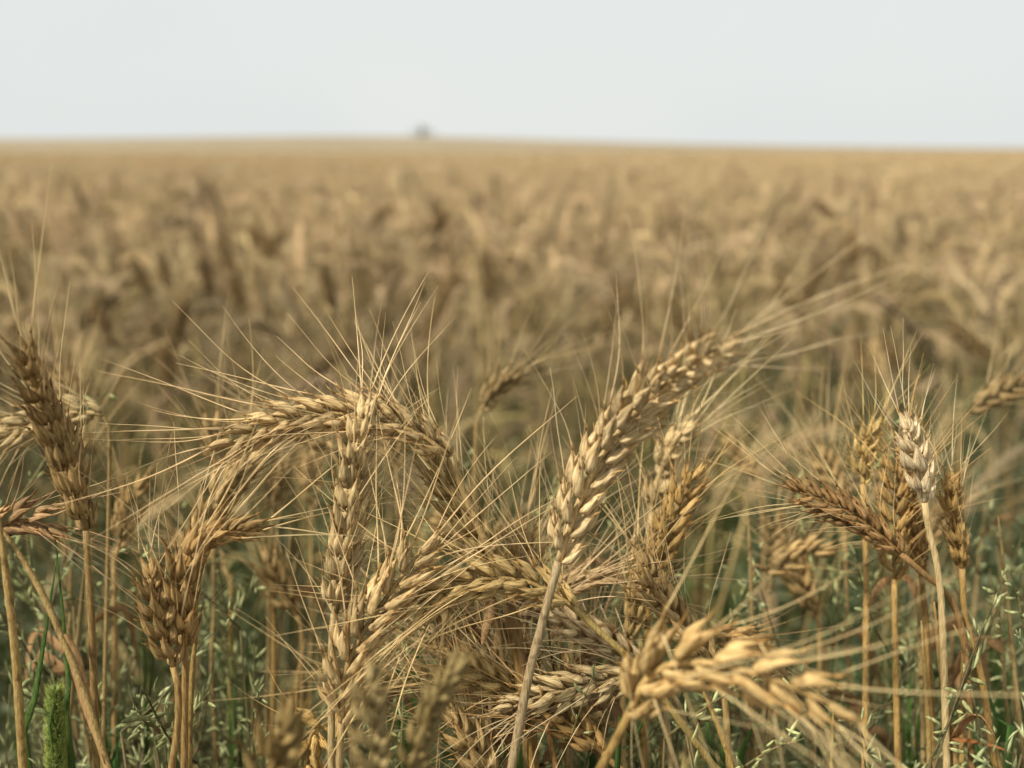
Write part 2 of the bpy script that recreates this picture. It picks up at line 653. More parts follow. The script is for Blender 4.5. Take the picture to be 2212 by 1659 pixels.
def hero(label, ear, stem, d_ground=None, roll=0.0, size=1.0, awn=1.0, spread=1.0, tint=GOLD, seed=0, stem_r=0.0015, leaf=None,
         group="sharp wheat stalks in front", awn_tint=None, awn_frac=0.92, stem_tint=None, droop=0.0, taper=1.0):
    """one wheat stalk: ear from base to tip, stem from the ear base downwards, both as (u, v, depth)"""
    r = random.Random(seed + 100)
    awn *= 0.72
    size *= 0.95
    E = [P(*q) for q in ear]
    Sx = [P(*q) for q in stem]
    last = Sx[-1] if Sx else E[0]
    prev = Sx[-2] if len(Sx) > 1 else E[0]
    dirn = nrm(last - prev)
    lean = np.array([dirn[0], dirn[1], 0]) * 0.35
    z = last[2]
    out_ = last + dirn * 0.05
    g1 = out_ + np.array([dirn[0] * .04, dirn[1] * .04, -0.16 - .05 * r.random()])
    gnd = g1 + np.array([dirn[0] * .03, dirn[1] * .03, 0.0])
    base = np.array([gnd[0], gnd[1], 0.0])
    gnd = base + np.array([0, 0, -0.004])
    t = thing("wheat_stalk", base, label, "wheat", group)
    line = spline([E[0]] + Sx + [out_, g1, gnd], 130)
    nb = line[::-1]
    rad = stem_r * np.interp(np.linspace(0, 1, 130), [0, .5, .93, 1], [1.25, 1.15, 0.85, 0.75])
    V, F = tube(nb - base, rad, 8)
    st_t = stem_tint or tint
    new("stem", Acc().add(V, F).mesh("stem", M_STEM), t, color=st_t)
    # joints of the straw
    for f in (0.30, 0.62):
        i = int(f * 129)
        tn = nrm(nb[i + 1] - nb[i - 1])
        q = np.stack([nb[i] - tn * .0035, nb[i] + tn * .0035])
        V, F = tube(spline(q, 5) - base, stem_r * np.array([1.1, 1.32, 1.42, 1.32, 1.1]), 8)
        new("joint", Acc().add(V, F).mesh("joint", M_STEM), t, color=(0.5, 0.36, 0.2))
    p, sp, aw = ear_layout(E, r, roll, size, awn, spread, awn_frac=awn_frac, droop=droop, taper=taper)
    V, F = tube(spline(p, 20) - base, np.linspace(0.0011, 0.0005, 20) * size, 6)
    e = new("ear", Acc().add(V, F).mesh("ear", M_STEM), t, color=tint)
    for k, M in sp:
        g_ = r.uniform(.82, 1.12)
        new("spikelet", SPK[k], e, inv_t(M, base), tuple(c * g_ for c in tint))
    at = awn_tint or tuple(min(1.25, c * 1.08 + 0.05) for c in tint)
    for k, M in aw:
        new("awn", AWN[k], e, inv_t(M, base), at)
    if leaf:
        for lf in leaf:
            q = spline([P(*x) for x in lf['p']], 22)
            tt = np.linspace(0, 1, 22)
            w = lf['w'] * np.sin(math.pi * np.clip(0.12 + 0.88 * tt, 0, 1)) ** 0.6
            V, F = ribbon(q - base, w + 0.0002, fold=lf.get('fold', .35))
            new("leaf", Acc().add(V, F).mesh("leaf", lf.get('m', M_DRYLEAF)), t, color=lf.get('c', (1, .9, .8)))
    return t


# ---- the stalks one can single out, as the photograph shows them
hero("tallest pale gold wheat ear leaning right, sharp, on a bare slanting stem",
     [(1207, 1212, .430), (1243, 1105, .423), (1300, 985, .413), (1378, 885, .396), (1465, 808, .372), (1555, 748, .342)],
     [(1190, 1275, .432), (1165, 1370, .436), (1140, 1470, .440), (1105, 1659, .446)],
     roll=0.45, size=1.24, awn=1.0, awn_frac=.95, spread=0.9, taper=.68, droop=-.4, tint=(1.34, 1.22, 1.04), seed=1, stem_r=0.0019, stem_tint=(1.0, .92, .88), awn_tint=(1.05, .98, .88))
hero("arching wheat ear hanging to the left at the top of the sharp group",
     [(972, 985, .452), (905, 938, .448), (820, 905, .446), (730, 893, .444), (640, 905, .440), (560, 930, .438), (505, 955, .436)],
     [(992, 1040, .458), (1030, 1130, .462), (1075, 1240, .466), (1110, 1400, .472), (1140, 1659, .480)],
     roll=0.25, size=0.98, awn=1.15, spread=0.85, tint=(1.02, 0.88, 0.68), seed=2, stem_r=0.0016)
hero("upright straw coloured ear standing straight in the centre under the arching ear",
     [(722, 1325, .446), (738, 1210, .444), (757, 1090, .441), (772, 985, .438), (784, 905, .436)],
     [(716, 1400, .447), (716, 1520, .450), (716, 1659, .453)],
     roll=1.15, size=1.05, awn=1.0, spread=1.15, tint=(1.08, 0.98, 0.80), seed=3, stem_r=0.0016)
hero("curved braided ear bending right low in the centre beside the straight upright stem",
     [(738, 1560, .428), (744, 1460, .427), (782, 1370, .427), (828, 1300, .428), (872, 1240, .430), (905, 1195, .432)],
     [(735, 1610, .430), (733, 1659, .432)],
     roll=0.1, size=1.08, awn=1.25, spread=1.0, tint=(1.05, 0.91, 0.70), seed=4)
hero("braided ear lying level in the lower centre, its straw running down to the right",
     [(1238, 1312, .446), (1170, 1268, .444), (1100, 1250, .443), (1020, 1255, .442), (950, 1285, .440), (895, 1320, .438)],
     [(1285, 1355, .449), (1340, 1405, .452), (1398, 1462, .458), (1470, 1560, .466), (1545, 1659, .475)],
     roll=0.15, size=0.93, awn=1.3, spread=0.9, tint=(0.98, 0.84, 0.56), seed=5, stem_tint=(0.85, .75, .45))
hero("greenish tan ear leaning left, right of the straight upright ear",
     [(1090, 1250, .480), (1045, 1175, .478), (1000, 1105, .477), (962, 1045, .475), (930, 995, .473)],
     [(1112, 1330, .482), (1130, 1450, .484), (1146, 1560, .486), (1155, 1659, .488)],
     roll=0.9, size=1.0, awn=1.2, tint=(0.92, 0.82, 0.58), seed=6, stem_r=0.0021, stem_tint=(0.95, .72, .42))
hero("dark brown ear standing on the far left with its tip fading out of focus",
     [(186, 1145, .428), (163, 1060, .424), (133, 970, .418), (100, 885, .408), (62, 790, .394)],
     [(190, 1220, .430), (197, 1330, .433), (205, 1540, .438), (208, 1659, .442)],
     roll=1.2, size=1.05, awn=1.05, spread=1.05, tint=(0.62, 0.50, 0.33), seed=7, awn_tint=(.95, .85, .66))  # brown husks, tint darkened further to paint in the ear's shaded side
hero("amber ear hooked over to the right at the top, left of the sharp group",
     [(400, 1395, .440), (396, 1310, .438), (402, 1235, .437), (430, 1180, .437), (470, 1155, .437), (512, 1150, .437)],
     [(400, 1460, .442), (399, 1560, .445), (398, 1659, .448)],
     roll=1.3, size=1.08, awn=1.25, spread=1.3, tint=AMBER, seed=8, awn_tint=(1.08, .98, .76))
hero("amber ear leaning left in front of the hooked amber ear",
     [(374, 1440, .430), (354, 1375, .428), (338, 1310, .427), (325, 1250, .426)],
     [(384, 1480, .431), (385, 1560, .434), (371, 1659, .438)],
     roll=0.9, size=0.84, awn=0.85, spread=1.5, tint=(0.72, 0.57, 0.37), seed=9, awn_tint=(1.08, .98, .76))
hero("big golden ear bent over to the right at the bottom, nearest and softly blurred",
     [(1362, 1535, .360), (1395, 1470, .352), (1450, 1435, .345), (1530, 1432, .338), (1620, 1452, .332), (1705, 1482, .328), (1790, 1518, .324)],
     [(1330, 1600, .366), (1285, 1680, .372)],
     roll=0.6, size=1.2, taper=.72, awn=1.6, spread=1.3, awn_frac=.95, tint=(1.15, 0.96, 0.66), droop=0.3, seed=10, stem_r=0.0017, awn_tint=(1.0, .9, .66), stem_tint=(.9, .72, .42))
hero("tan ear pointing left into the tangle of awns, below the braided level ear",
     [(1395, 1448, .468), (1320, 1470, .466), (1240, 1488, .464), (1165, 1505, .462), (1108, 1528, .460)],
     [(1440, 1480, .472), (1480, 1560, .478), (1500, 1659, .484)],
     roll=0.4, size=0.95, awn=1.1, tint=TAN, seed=11)
hero("pale wispy ear pointing up left behind the straw of the braided level ear",
     [(1385, 1438, .490), (1325, 1395, .489), (1262, 1360, .488), (1205, 1328, .487)],
     [(1420, 1480, .494), (1440, 1560, .498), (1450, 1659, .502)],
     roll=1.0, size=0.95, awn=1.35, spread=1.4, tint=(1.02, 0.94, 0.84), seed=12)
hero("tan ear leaning up left at the foot of the orange brown ear",
     [(1535, 1425, .480), (1480, 1362, .478), (1430, 1295, .476), (1392, 1225, .474)],
     [(1560, 1480, .484), (1570, 1560, .488), (1575, 1659, .492)],
     roll=0.8, size=1.0, awn=1.0, tint=(0.88, 0.74, 0.53), seed=13)
hero("orange brown ear leaning right under the tall pale ear",
     [(1408, 1262, .500), (1432, 1185, .498), (1462, 1105, .496), (1496, 1035, .494)],
     [(1400, 1340, .502), (1392, 1480, .506), (1390, 1659, .510)],
     roll=0.4, size=0.95, awn=0.9, tint=(0.86, 0.68, 0.40), seed=14)
hero("faded pale ear half hidden behind the tall pale ear's awns",
     [(1408, 1105, .560), (1420, 1040, .558), (1440, 985, .556), (1470, 935, .554)],
     [(1402, 1180, .562), (1398, 1400, .566), (1396, 1659, .57)],
     roll=1.0, size=0.98, awn=1.1, spread=1.4, tint=(1.15, 1.05, 0.85), seed=15)
hero("small dark tan ear lying level just above the big golden bent ear",
     [(1508, 1372, .530), (1560, 1378, .528), (1612, 1388, .526), (1650, 1408, .524)],
     [(1470, 1400, .534), (1440, 1500, .54), (1430, 1659, .545)],
     roll=0.6, size=0.9, awn=0.7, tint=(0.90, 0.70, 0.46), seed=16)
hero("whitish ear with fat kernels standing in the group of ears on the right",
     [(1997, 1085, .470), (1990, 1030, .468), (1977, 985, .466), (1962, 935, .462)],
     [(2005, 1140, .472), (2022, 1210, .474), (2035, 1330, .478), (2045, 1659, .488)],
     roll=1.1, size=0.95, awn=0.6, spread=1.2, tint=(1.5, 1.45, 1.45), seed=17, stem_tint=(1.15, 1.05, .9), awn_frac=0.8)
hero("short yellow ear on a straight thin stem, left in the group on the right",
     [(1864, 1045, .520), (1866, 1005, .519), (1872, 965, .518), (1880, 935, .517)],
     [(1868, 1120, .521), (1871, 1250, .523), (1870, 1450, .527), (1868, 1659, .53)],
     roll=0.9, size=0.78, awn=0.7, spread=1.3, tint=(1.15, 1.0, 0.62), seed=18, stem_tint=(1.2, 0.95, .6))
hero("dark brown ear bowed down to the left in the group on the right",
     [(1945, 1195, .480), (1900, 1155, .479), (1845, 1115, .478), (1785, 1085, .477), (1722, 1062, .476)],
     [(1990, 1235, .482), (2050, 1290, .485), (2085, 1400, .49), (2100, 1659, .50)],
     roll=0.3, size=0.78, awn=0.8, spread=1.3, tint=(0.66, 0.48, 0.32), seed=19, awn_tint=(1.1, 1.0, .76))
hero("slim brown ear upright between the yellow and the whitish ear",
     [(1932, 1250, .500), (1930, 1170, .499), (1932, 1080, .498), (1938, 985, .497)],
     [(1933, 1350, .502), (1936, 1500, .506), (1940, 1659, .51)],
     roll=0.2, size=0.78, awn=0.9, spread=1.3, tint=(0.84, 0.65, 0.38), seed=20)
hero("brown ear behind the stem of the whitish ear",
     [(1990, 1240, .515), (1980, 1170, .514), (1965, 1100, .513), (1955, 1040, .512)],
     [(2000, 1340, .518), (2010, 1480, .52), (2015, 1659, .525)],
     roll=1.2, size=0.78, awn=0.9, spread=1.2, tint=(0.74, 0.56, 0.34), seed=21)
hero("brown ear upright at the right end of the group on the right",
     [(2078, 1228, .490), (2068, 1165, .489), (2058, 1105, .488), (2055, 1050, .487)],
     [(2085, 1330, .492), (2120, 1460, .496), (2150, 1659, .50)],
     roll=1.3, size=0.78, awn=0.85, spread=1.3, tint=(0.80, 0.62, 0.36), seed=22, awn_tint=(1.1, 1.0, .78))
hero("pale ear lying level behind the dark brown ear on the far left",
     [(222, 895, .520), (165, 890, .519), (100, 903, .518), (45, 925, .517), (8, 945, .516)],
     [(236, 925, .523), (234, 1150, .53), (222, 1659, .54)],
     roll=0.2, size=0.95, awn=0.8, spread=1.2, tint=(0.98, 0.90, 0.72), stem_r=.001, stem_tint=(.7, .6, .42), seed=23)
hero("reddish brown ear cut off by the left edge, pointing right",
     [(-30, 1150, .440), (20, 1128, .440), (65, 1125, .440), (108, 1135, .440)],
     [(-60, 1240, .442), (-70, 1400, .446), (-75, 1659, .45)],
     roll=0.5, size=0.8, awn=0.8, spread=1.5, tint=(0.80, 0.60, 0.45), seed=24)
hero("very blurred grey tan ear sticking up at the bottom centre, close to the lens",
     [(812, 1720, .320), (806, 1640, .318), (800, 1550, .316), (796, 1470, .314)],
     [(815, 1780, .322)],
     roll=0.5, size=0.66, awn=0.2, spread=1.5, tint=(0.72, 0.66, 0.48), seed=25)
hero("very blurred ear leaning right at the bottom, right of the upright blurred one",
     [(865, 1760, .326), (890, 1650, .324), (925, 1545, .322), (975, 1450, .320)],
     [(855, 1800, .328)],
     roll=1.0, size=0.66, awn=0.25, spread=1.5, tint=(0.58, 0.52, 0.34), seed=26)
hero("very blurred dark ear tip poking up at the bottom, left of the straight stem",
     [(575, 1790, .315), (585, 1710, .314), (596, 1640, .313), (605, 1575, .312)],
     [(572, 1840, .317)],
     roll=0.8, size=0.9, awn=0.3, spread=1.6, tint=(0.55, 0.46, 0.28), seed=27)
hero("small curled yellow ear low between the blurred tip and the straight stem",
     [(722, 1620, .460), (712, 1580, .460), (685, 1572, .459), (668, 1600, .458), (662, 1650, .456)],
     [(724, 1659, .462)],
     roll=0.9, size=0.85, awn=0.6, spread=1.8, tint=(1.05, 0.84, 0.48), seed=28)
hero("brown ear slanting down right among straws at the bottom centre",
     [(1300, 1625, .470), (1262, 1590, .469), (1222, 1558, .468), (1180, 1528, .467)],
     [(1335, 1659, .472)],
     roll=0.5, size=0.98, awn=1.1, spread=1.2, tint=(0.90, 0.68, 0.40), seed=29)
hero("orange brown ear low at the bottom edge, right of the blurred ears",
     [(1085, 1720, .450), (1050, 1665, .449), (1018, 1615, .448), (985, 1570, .447)],
     [(1110, 1780, .45)],
     roll=0.9, size=1.0, awn=1.1, spread=1.3, tint=(0.82, 0.68, 0.46), seed=30)
hero("yellowish ear leaning up left where the awns tangle, above the blurred bottom ears",
     [(1140, 1512, .475), (1085, 1482, .474), (1030, 1452, .473), (985, 1430, .472)],
     [(1180, 1540, .478), (1200, 1659, .484)],
     roll=0.3, size=0.9, awn=1.2, spread=1.2, tint=(0.98, 0.84, 0.55), seed=31)
hero("dim tan ear leaning right just left of the arching ear, out of focus",
     [(425, 1180, .530), (455, 1115, .530), (492, 1060, .53), (535, 1000, .53)],
     [(410, 1260, .532), (405, 1400, .535), (400, 1659, .54)],
     roll=0.6, size=1.0, awn=1.0, spread=1.2, tint=(0.92, 0.80, 0.58), seed=32)
hero("small straw ear tucked in the awns under the tall pale ear's base",
     [(1135, 1330, .52), (1125, 1270, .52), (1122, 1210, .52), (1126, 1150, .52)],
     [(1140, 1400, .522), (1150, 1659, .53)],
     roll=0.6, size=0.85, awn=1.1, spread=1.1, tint=(0.95, 0.82, 0.62), seed=33)
hero("small ear hanging awns down in the tangle right of the straight stem",
     [(985, 1245, .49), (960, 1300, .49), (948, 1360, .488)],
     [(1010, 1230, .492), (1060, 1300, .495), (1085, 1420, .50), (1095, 1659, .51)],
     roll=0.6, size=0.8, awn=1.2, spread=1.3, tint=(0.95, 0.80, 0.58), seed=34)
R = random.Random(808)
for i in range(11):
    u, v, d = R.uniform(860, 1380), R.uniform(1330, 1640), R.uniform(.485, .545)
    a = R.uniform(-1.3, 1.3)
    L = R.uniform(150, 230)
    dx, dy = math.sin(a) * L, -math.cos(a) * L
    g = R.uniform(.75, 1.05)
    hero("straw ear half buried in the tangle of awns in the lower centre",
         [(u, v, d), (u + dx * .35 - dy * .04, v + dy * .35, d), (u + dx * .7, v + dy * .7, d), (u + dx, v + dy + 15 * abs(a), d)],
         [(u - dx * .2, v - dy * .3, d), (u - dx * .3, v + 260, d)],
         leaf=[{'p': [(u - dx * .2, v + 20, d), (u - dx * .2 + dy * .2, v - 40, d - .01), (u + dy * .5, v - 20, d - .01), (u + dy * .7, v + 60, d - .02)], 'w': .0022, 'c': (g, g * .9, g * .75)}],
         roll=R.uniform(0, 1.5), size=.85, awn=1.25, spread=1.2, tint=(g, g * .86, g * R.uniform(.58, .72)), seed=200 + i, group="ears half buried in the central tangle")
for i, (u, v, a, d, nm) in enumerate([(255, 1180, .3, .60, "dim ear right of the dark brown ear's stem, out of focus"), (640, 1330, -.5, .62, "dim ear in the gap left of the straight stem"),
                                  (1650, 1230, 1.2, .60, "blurred brown ear lying level left of the group on the right"), (1760, 1330, -.4, .64, "blurred tan ear above the big golden bent ear's tip")]):
    L = 130
    dx, dy = math.sin(a) * L, -math.cos(a) * L
    hero(nm, [(u, v, d), (u + dx * .5, v + dy * .5, d), (u + dx, v + dy, d)], [(u - dx * .2, v - dy * .4, d), (u - dx * .2, v + 400, d)],
         roll=.5, size=.95, awn=.8, tint=(.85, .70, .48), seed=230 + i, group="blurred ears just behind the sharp ones")
# the few darker ears in the blurred crop, their shadow sides painted into the tint
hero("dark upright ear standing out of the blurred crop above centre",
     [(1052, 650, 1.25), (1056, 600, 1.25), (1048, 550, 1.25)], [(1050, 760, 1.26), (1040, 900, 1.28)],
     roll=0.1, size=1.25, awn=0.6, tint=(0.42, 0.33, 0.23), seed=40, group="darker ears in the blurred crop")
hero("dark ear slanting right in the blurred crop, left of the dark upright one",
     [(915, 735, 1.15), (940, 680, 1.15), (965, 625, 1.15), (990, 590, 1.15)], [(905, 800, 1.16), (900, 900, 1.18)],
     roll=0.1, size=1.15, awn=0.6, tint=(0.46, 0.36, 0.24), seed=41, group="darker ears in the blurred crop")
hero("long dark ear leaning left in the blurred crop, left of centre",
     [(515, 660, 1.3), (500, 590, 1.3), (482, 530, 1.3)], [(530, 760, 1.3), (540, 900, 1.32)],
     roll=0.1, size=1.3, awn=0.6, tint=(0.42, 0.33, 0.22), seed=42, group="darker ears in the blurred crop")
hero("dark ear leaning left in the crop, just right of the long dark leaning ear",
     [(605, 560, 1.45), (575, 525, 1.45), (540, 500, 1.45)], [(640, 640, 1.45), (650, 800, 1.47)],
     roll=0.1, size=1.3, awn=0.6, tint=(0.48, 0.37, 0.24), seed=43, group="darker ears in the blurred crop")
hero("whitish ear shining out of the blurred crop near the right edge",
     [(2160, 700, 1.1), (2168, 665, 1.1), (2178, 630, 1.1)], [(2155, 780, 1.1), (2150, 900, 1.12)],
     roll=0.8, size=1.2, awn=0.5, tint=(1.2, 1.12, 1.0), seed=44, group="pale ears in the blurred crop")
hero("pale ear low in the blurred crop above the group on the right",
     [(1915, 830, .95), (1900, 790, .95), (1890, 745, .95)], [(1920, 900, .95), (1925, 1050, .97)],
     roll=0.8, size=1.05, awn=0.7, tint=(1.12, 1.0, .8), seed=45, group="pale ears in the blurred crop")


R = random.Random(515)
for i in range(18):
    u = R.choice([R.uniform(-20, 1180), R.uniform(1500, 2200)])
    v, d = R.uniform(880, 1230), R.uniform(.60, .735)
    if 1160 < u < 1500:
        continue
    a = R.gauss(0, .5)
    L = R.uniform(90, 130)
    dx, dy = math.sin(a) * L, -math.cos(a) * L
    g = R.uniform(.55, .95)
    hero("slim soft focus ear standing between the sharp ears and the blurred crop",
         [(u, v, d), (u + dx * .45, v + dy * .5, d), (u + dx, v + dy * .9, d)], [(u - dx * .2, v - dy * .7, d), (u - dx * .3, v + 300, d)],
         roll=R.uniform(0, 1.2), size=.9, awn=1.1, tint=(g, g * .85, g * .62), seed=300 + i, stem_r=.0011, group="slim soft focus ears behind the sharp ones")
R = random.Random(919)
for i in range(24):
    u, v = R.uniform(60, 2180), R.uniform(470, 860)
    d = min(1.9, max(1.0, 560 / (v - 190)))
    a = R.uniform(-.9, .9)
    L = 112 / d
    dx, dy = math.sin(a) * L, -math.cos(a) * L
    g = R.uniform(.30, .50)  # low tint paints in the shadow side of these ears
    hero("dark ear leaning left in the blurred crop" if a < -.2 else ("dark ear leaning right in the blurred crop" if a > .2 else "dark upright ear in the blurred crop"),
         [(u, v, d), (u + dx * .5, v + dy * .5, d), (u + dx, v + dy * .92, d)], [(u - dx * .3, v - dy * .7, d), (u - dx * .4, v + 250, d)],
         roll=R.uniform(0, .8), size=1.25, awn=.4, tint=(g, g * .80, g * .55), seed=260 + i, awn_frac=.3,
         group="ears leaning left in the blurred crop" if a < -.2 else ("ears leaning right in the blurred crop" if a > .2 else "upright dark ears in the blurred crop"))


# ------------------------------------------------------------------ crop plants behind: prototypes
def low_floret(Lf, w):
    V = [(0, 0, 0)]
    for z, f in ((0.3, 1.0), (0.68, .72)):
        for a in range(4):
            V.append((math.cos(a * math.pi / 2) * w / 2 * f, math.sin(a * math.pi / 2) * w / 2 * f + .05 * Lf, z * Lf))
    V.append((0, .06 * Lf, Lf * 1.1))
    F = [(0, 1 + (a + 1) % 4, 1 + a) for a in range(4)]
    F += [(1 + a, 1 + (a + 1) % 4, 5 + (a + 1) % 4, 5 + a) for a in range(4)]
    F += [(5 + a, 5 + (a + 1) % 4, 9) for a in range(4)]
    return np.array(V), F


def crop_lines(r, height, bend):
    """stem and ear lines in a plant's own space; bend 0 = upright, 1 = hooked right over"""
    az = 0
    lean = r.uniform(0.0, 0.10)
    st = [np.array([0, 0, 0.])]
    for f in (0.35, 0.7):
        st.append(np.array([lean * f * f, r.uniform(-.01, .01), height * f]))
    top = np.array([lean + .01, 0, height])
    st.append(top)
    a = math.radians(8 + 20 * r.random())
    p, e = top.copy(), [top.copy()]
    n = 5
    L = r.uniform(0.085, 0.115)
    for i in range(n):
        a += bend * math.radians(26)
        p = p + np.array([math.sin(a), r.uniform(-.05, .05), math.cos(a)]) * L / n
        e.append(p.copy())
    return st, e


def crop_proto(r, bend, detail):
    st, e = crop_lines(r, r.uniform(0.60, 0.70), bend)
    parts = {}
    S = Acc()
    V, F = tube(spline(st, 9 if detail > 0 else 5), 0.0014 if detail > 0 else 0.0016, 5 if detail > 0 else 3)
    S.add(V, F)
    # a dry leaf on the straw
    if detail > 0 or r.random() < 0.6:
        h = r.uniform(0.30, 0.5)
        b0 = np.array([0.02, 0, h])
        an = r.uniform(0, 6.28)
        dx = np.array([math.cos(an), math.sin(an), 0])
        n = 8 if detail > 0 else 4
        q = spline([b0, b0 + dx * .03 + np.array([0, 0, .05]), b0 + dx * .08 + np.array([0, 0, .045]), b0 + dx * .12 + np.array([0, 0, -.02])], n)
        tt = np.linspace(0, 1, n)
        T, SS, FF = frames(q)
        w = 0.0035 * np.sin(math.pi * (0.1 + 0.88 * tt))[:, None]
        V = np.vstack([q - SS * w, q + SS * w])
        F = [(i, i + 1, n + i + 1, n + i) for i in range(n - 1)]
        S.add(V, F)
    parts['stem'] = S
    E, B = Acc(), Acc()
    s0 = np.array([0.3 + r.random(), r.uniform(-1, 1), 0.1])
    p, sp, aw = ear_layout(e, r, r.uniform(0, 3), 1.05, r.uniform(.7, 1.0), 1.0, pitch=0.0044 if detail > 0 else 0.0062, s0=s0, awn_frac=.55 if detail > 0 else 0.25)
    for k, M in sp:
        if detail == 2:
            for dx, an in ((-0.0013, -16), (0.0013, 16), (0, 0)):
                V, F = low_floret(0.0098, 0.0040)
                E.add(V, F, M @ tr(dx, 0.0005, 0.001 if dx else .003) @ rot('Y', math.radians(an)))
        else:
            V, F = low_floret(0.0115 if detail else 0.014, 0.0068 if detail else 0.0085)
            E.add(V, F, M)
    for k, M in aw:
        l = AWN_LINES[k] @ M[:3, :3].T + M[:3, 3]
        if detail == 2:
            V, F = tube(l[::3], np.array([.00032, .00026, .0002, .00012]), 3)
        else:
            wv = 0.00035 if detail else 0.0007
            d = nrm(np.cross(l[-1] - l[0], [0.3, 0.5, .2])) * wv
            m = l[len(l) // 2]
            V = np.array([l[0] - d, l[0] + d, m + d * .8, m - d * .8, l[-1]])
            F = [(0, 1, 2, 3), (3, 2, 4)]
        B.add(V, F)
    parts['ear'] = E
    parts['beard'] = B
    return parts


R = random.Random(21)
BENDS = [0.0, 0.1, 0.2, 0.35, 0.5, 0.7, 0.9, 1.0, 0.15, 0.45, 0.8, 0.05]
MID = []
for b in BENDS:
    q = crop_proto(R, b, 2)
    MID.append((b, q['stem'].mesh("stem", M_STEM), q['ear'].mesh("ear", M_HUSKFAR), q['beard'].mesh("beard", M_AWN)))

# sites of every crop plant
hx = math.tan(HFOV / 2)
sites = []
R = random.Random(5)


def dens(y, x):
    if y < 0.52:
        return 0
    right = smooth01((x / y - 0.05) / 0.35)
    if y < 0.95:
        return 60 * (1 - .6 * right)
    if y < 1.35:
        return 130 * (1 - .65 * right)
    if y < 1.9:
        return 300 * (1 - .35 * right)
    if y < 4:
        return 330
    if y < 8:
        return 250
    return 150


y = 0.55
cells = []
while y < 24:
    st = 0.25 if y < 4 else 0.5
    w = (y + st) * hx * 1.12 + 0.5
    x = -w
    while x < w:
        lam = dens(y + st / 2, x) * st * st
        k = int(lam) + (1 if R.random() < lam - int(lam) else 0)
        for _ in range(k):
            sites.append((x + R.random() * st, y + R.random() * st))
        x += st
    y += st
sites = np.array(sites)
ang_in = np.abs(sites[:, 0]) < sites[:, 1] * hx * 1.02 + 0.02
# what is near and in view: individual stalks
d2 = np.hypot(sites[:, 0], sites[:, 1])
order = np.argsort(np.where(ang_in, d2, 1e9))
NMID = 255
near = order[:NMID]
rest = np.setdiff1d(np.arange(len(sites)), near)


def site_scale(x, y, r):
    s = min(1.07, r.gauss(1.0, 0.075))
    if y < 2.0:
        s *= r.uniform(.76, 1.0)
    return s


MLAB = {
    0: ("blurred upright wheat stalk in the crop behind the sharp ears", "upright stalks in the crop"),
    1: ("blurred wheat stalk with a nodding ear in the crop behind the sharp ears", "nodding stalks in the crop"),
    2: ("blurred wheat stalk with its ear hooked over in the crop behind the sharp ears", "hooked stalks in the crop"),
}
for i in near:
    x, yy = sites[i]
    k = R.randrange(len(MID))
    b, ms, me, mb = MID[k]
    c = 0 if b < 0.25 else (1 if b < 0.65 else 2)
    t = thing("wheat_stalk", (x, yy, 0), MLAB[c][0], "wheat", MLAB[c][1])
    t.rotation_euler = (R.uniform(-.20, .20), R.uniform(-.22, .22), R.uniform(0, 6.28))
    s = site_scale(x, yy, R)
    t.scale = (s, s, s)
    v = R.choice([.66, .76, .85, 1.0, 1.15]) * R.uniform(.9, 1.1)
    col = (v, v * R.uniform(.88, .97), v * R.uniform(.68, .84))
    new("stem", ms, t, color=(col[0], col[1], col[2] * .85))
    e = new("ear", me, t, color=col)
    new("beard", mb, e, color=tuple(q * 1.05 for q in col))

# the rest of the crop: one mass
FARP = []
R2 = random.Random(9)
for lod in (1, 0):
    for b in BENDS[:8]:
        q = crop_proto(R2, b, lod)
        A = Acc()
        for nme, cc in (('stem', (.58, .52, .38)), ('ear', (1.0, .93, .80)), ('beard', (1.08, 1.0, .88))):
            a = q[nme]
            A.add(np.vstack(a.V), a.F, c=cc)
        T, Q = split_faces(A.F)
        FARP.append((np.vstack(A.V), T, Q, np.vstack(A.C)[:, :3]))
sr = sites[rest]
n = len(sr)
which = np.where(sr[:, 1] < 4.0, rng.integers(0, 8, n), rng.integers(8, 16, n))
az = rng.uniform(0, 2 * math.pi, n)
sc = np.minimum(1 + rng.normal(0, 1, n) * np.interp(sr[:, 1], [3, 6], [.07, .03]), 1.10) * np.where(sr[:, 1] < 2.0, rng.uniform(.74, 1.02, n), 1) * np.where(sr[:, 1] < 1.1, 0.88, 1.0) * np.interp(sr[:, 1], [4, 12], [1.0, 1.04])
mats = np.zeros((n, 4, 4))
tx, ty = rng.normal(0, .09, n), rng.normal(0, .09, n)
wd = np.interp(sr[:, 1], [4, 8, 20], [1.0, 1.1, 1.3])
ca, sa = np.cos(az) * sc, np.sin(az) * sc
mats[:, 0, 0], mats[:, 0, 1], mats[:, 1, 0], mats[:, 1, 1], mats[:, 2, 2] = ca * wd, -sa * wd, sa * wd, ca * wd, sc
mats[:, 0, 2], mats[:, 1, 2] = tx, ty
mats[:, 0, 3], mats[:, 1, 3] = sr[:, 0], sr[:, 1]
vv = rng.choice([.38, .68, .9, 1.08, 1.22], n, p=[.15, .15, .27, .25, .18]) * rng.uniform(.9, 1.1, n)  # darkest tints paint in ears seen from their shadow side
vv = 1 + (vv - 1) * np.interp(sr[:, 1], [2.6, 5], [1, .10]) - np.interp(sr[:, 1], [3, 7], [0, .03])
cols = np.stack([vv, vv * rng.uniform(.90, .99, n), vv * rng.uniform(.78, .92, n)], 1)
V, Q, C = scatter(FARP, mats, cols, which)
o = new("wheat_crop", big_mesh("wheat_crop", V, Q, M_CROP, C, smooth=False))
tag(o, "blurred golden mass of ripe wheat ears stretching back behind the sharp stalks", "wheat field", kind="stuff")
print("crop plants", n, "verts", len(V))

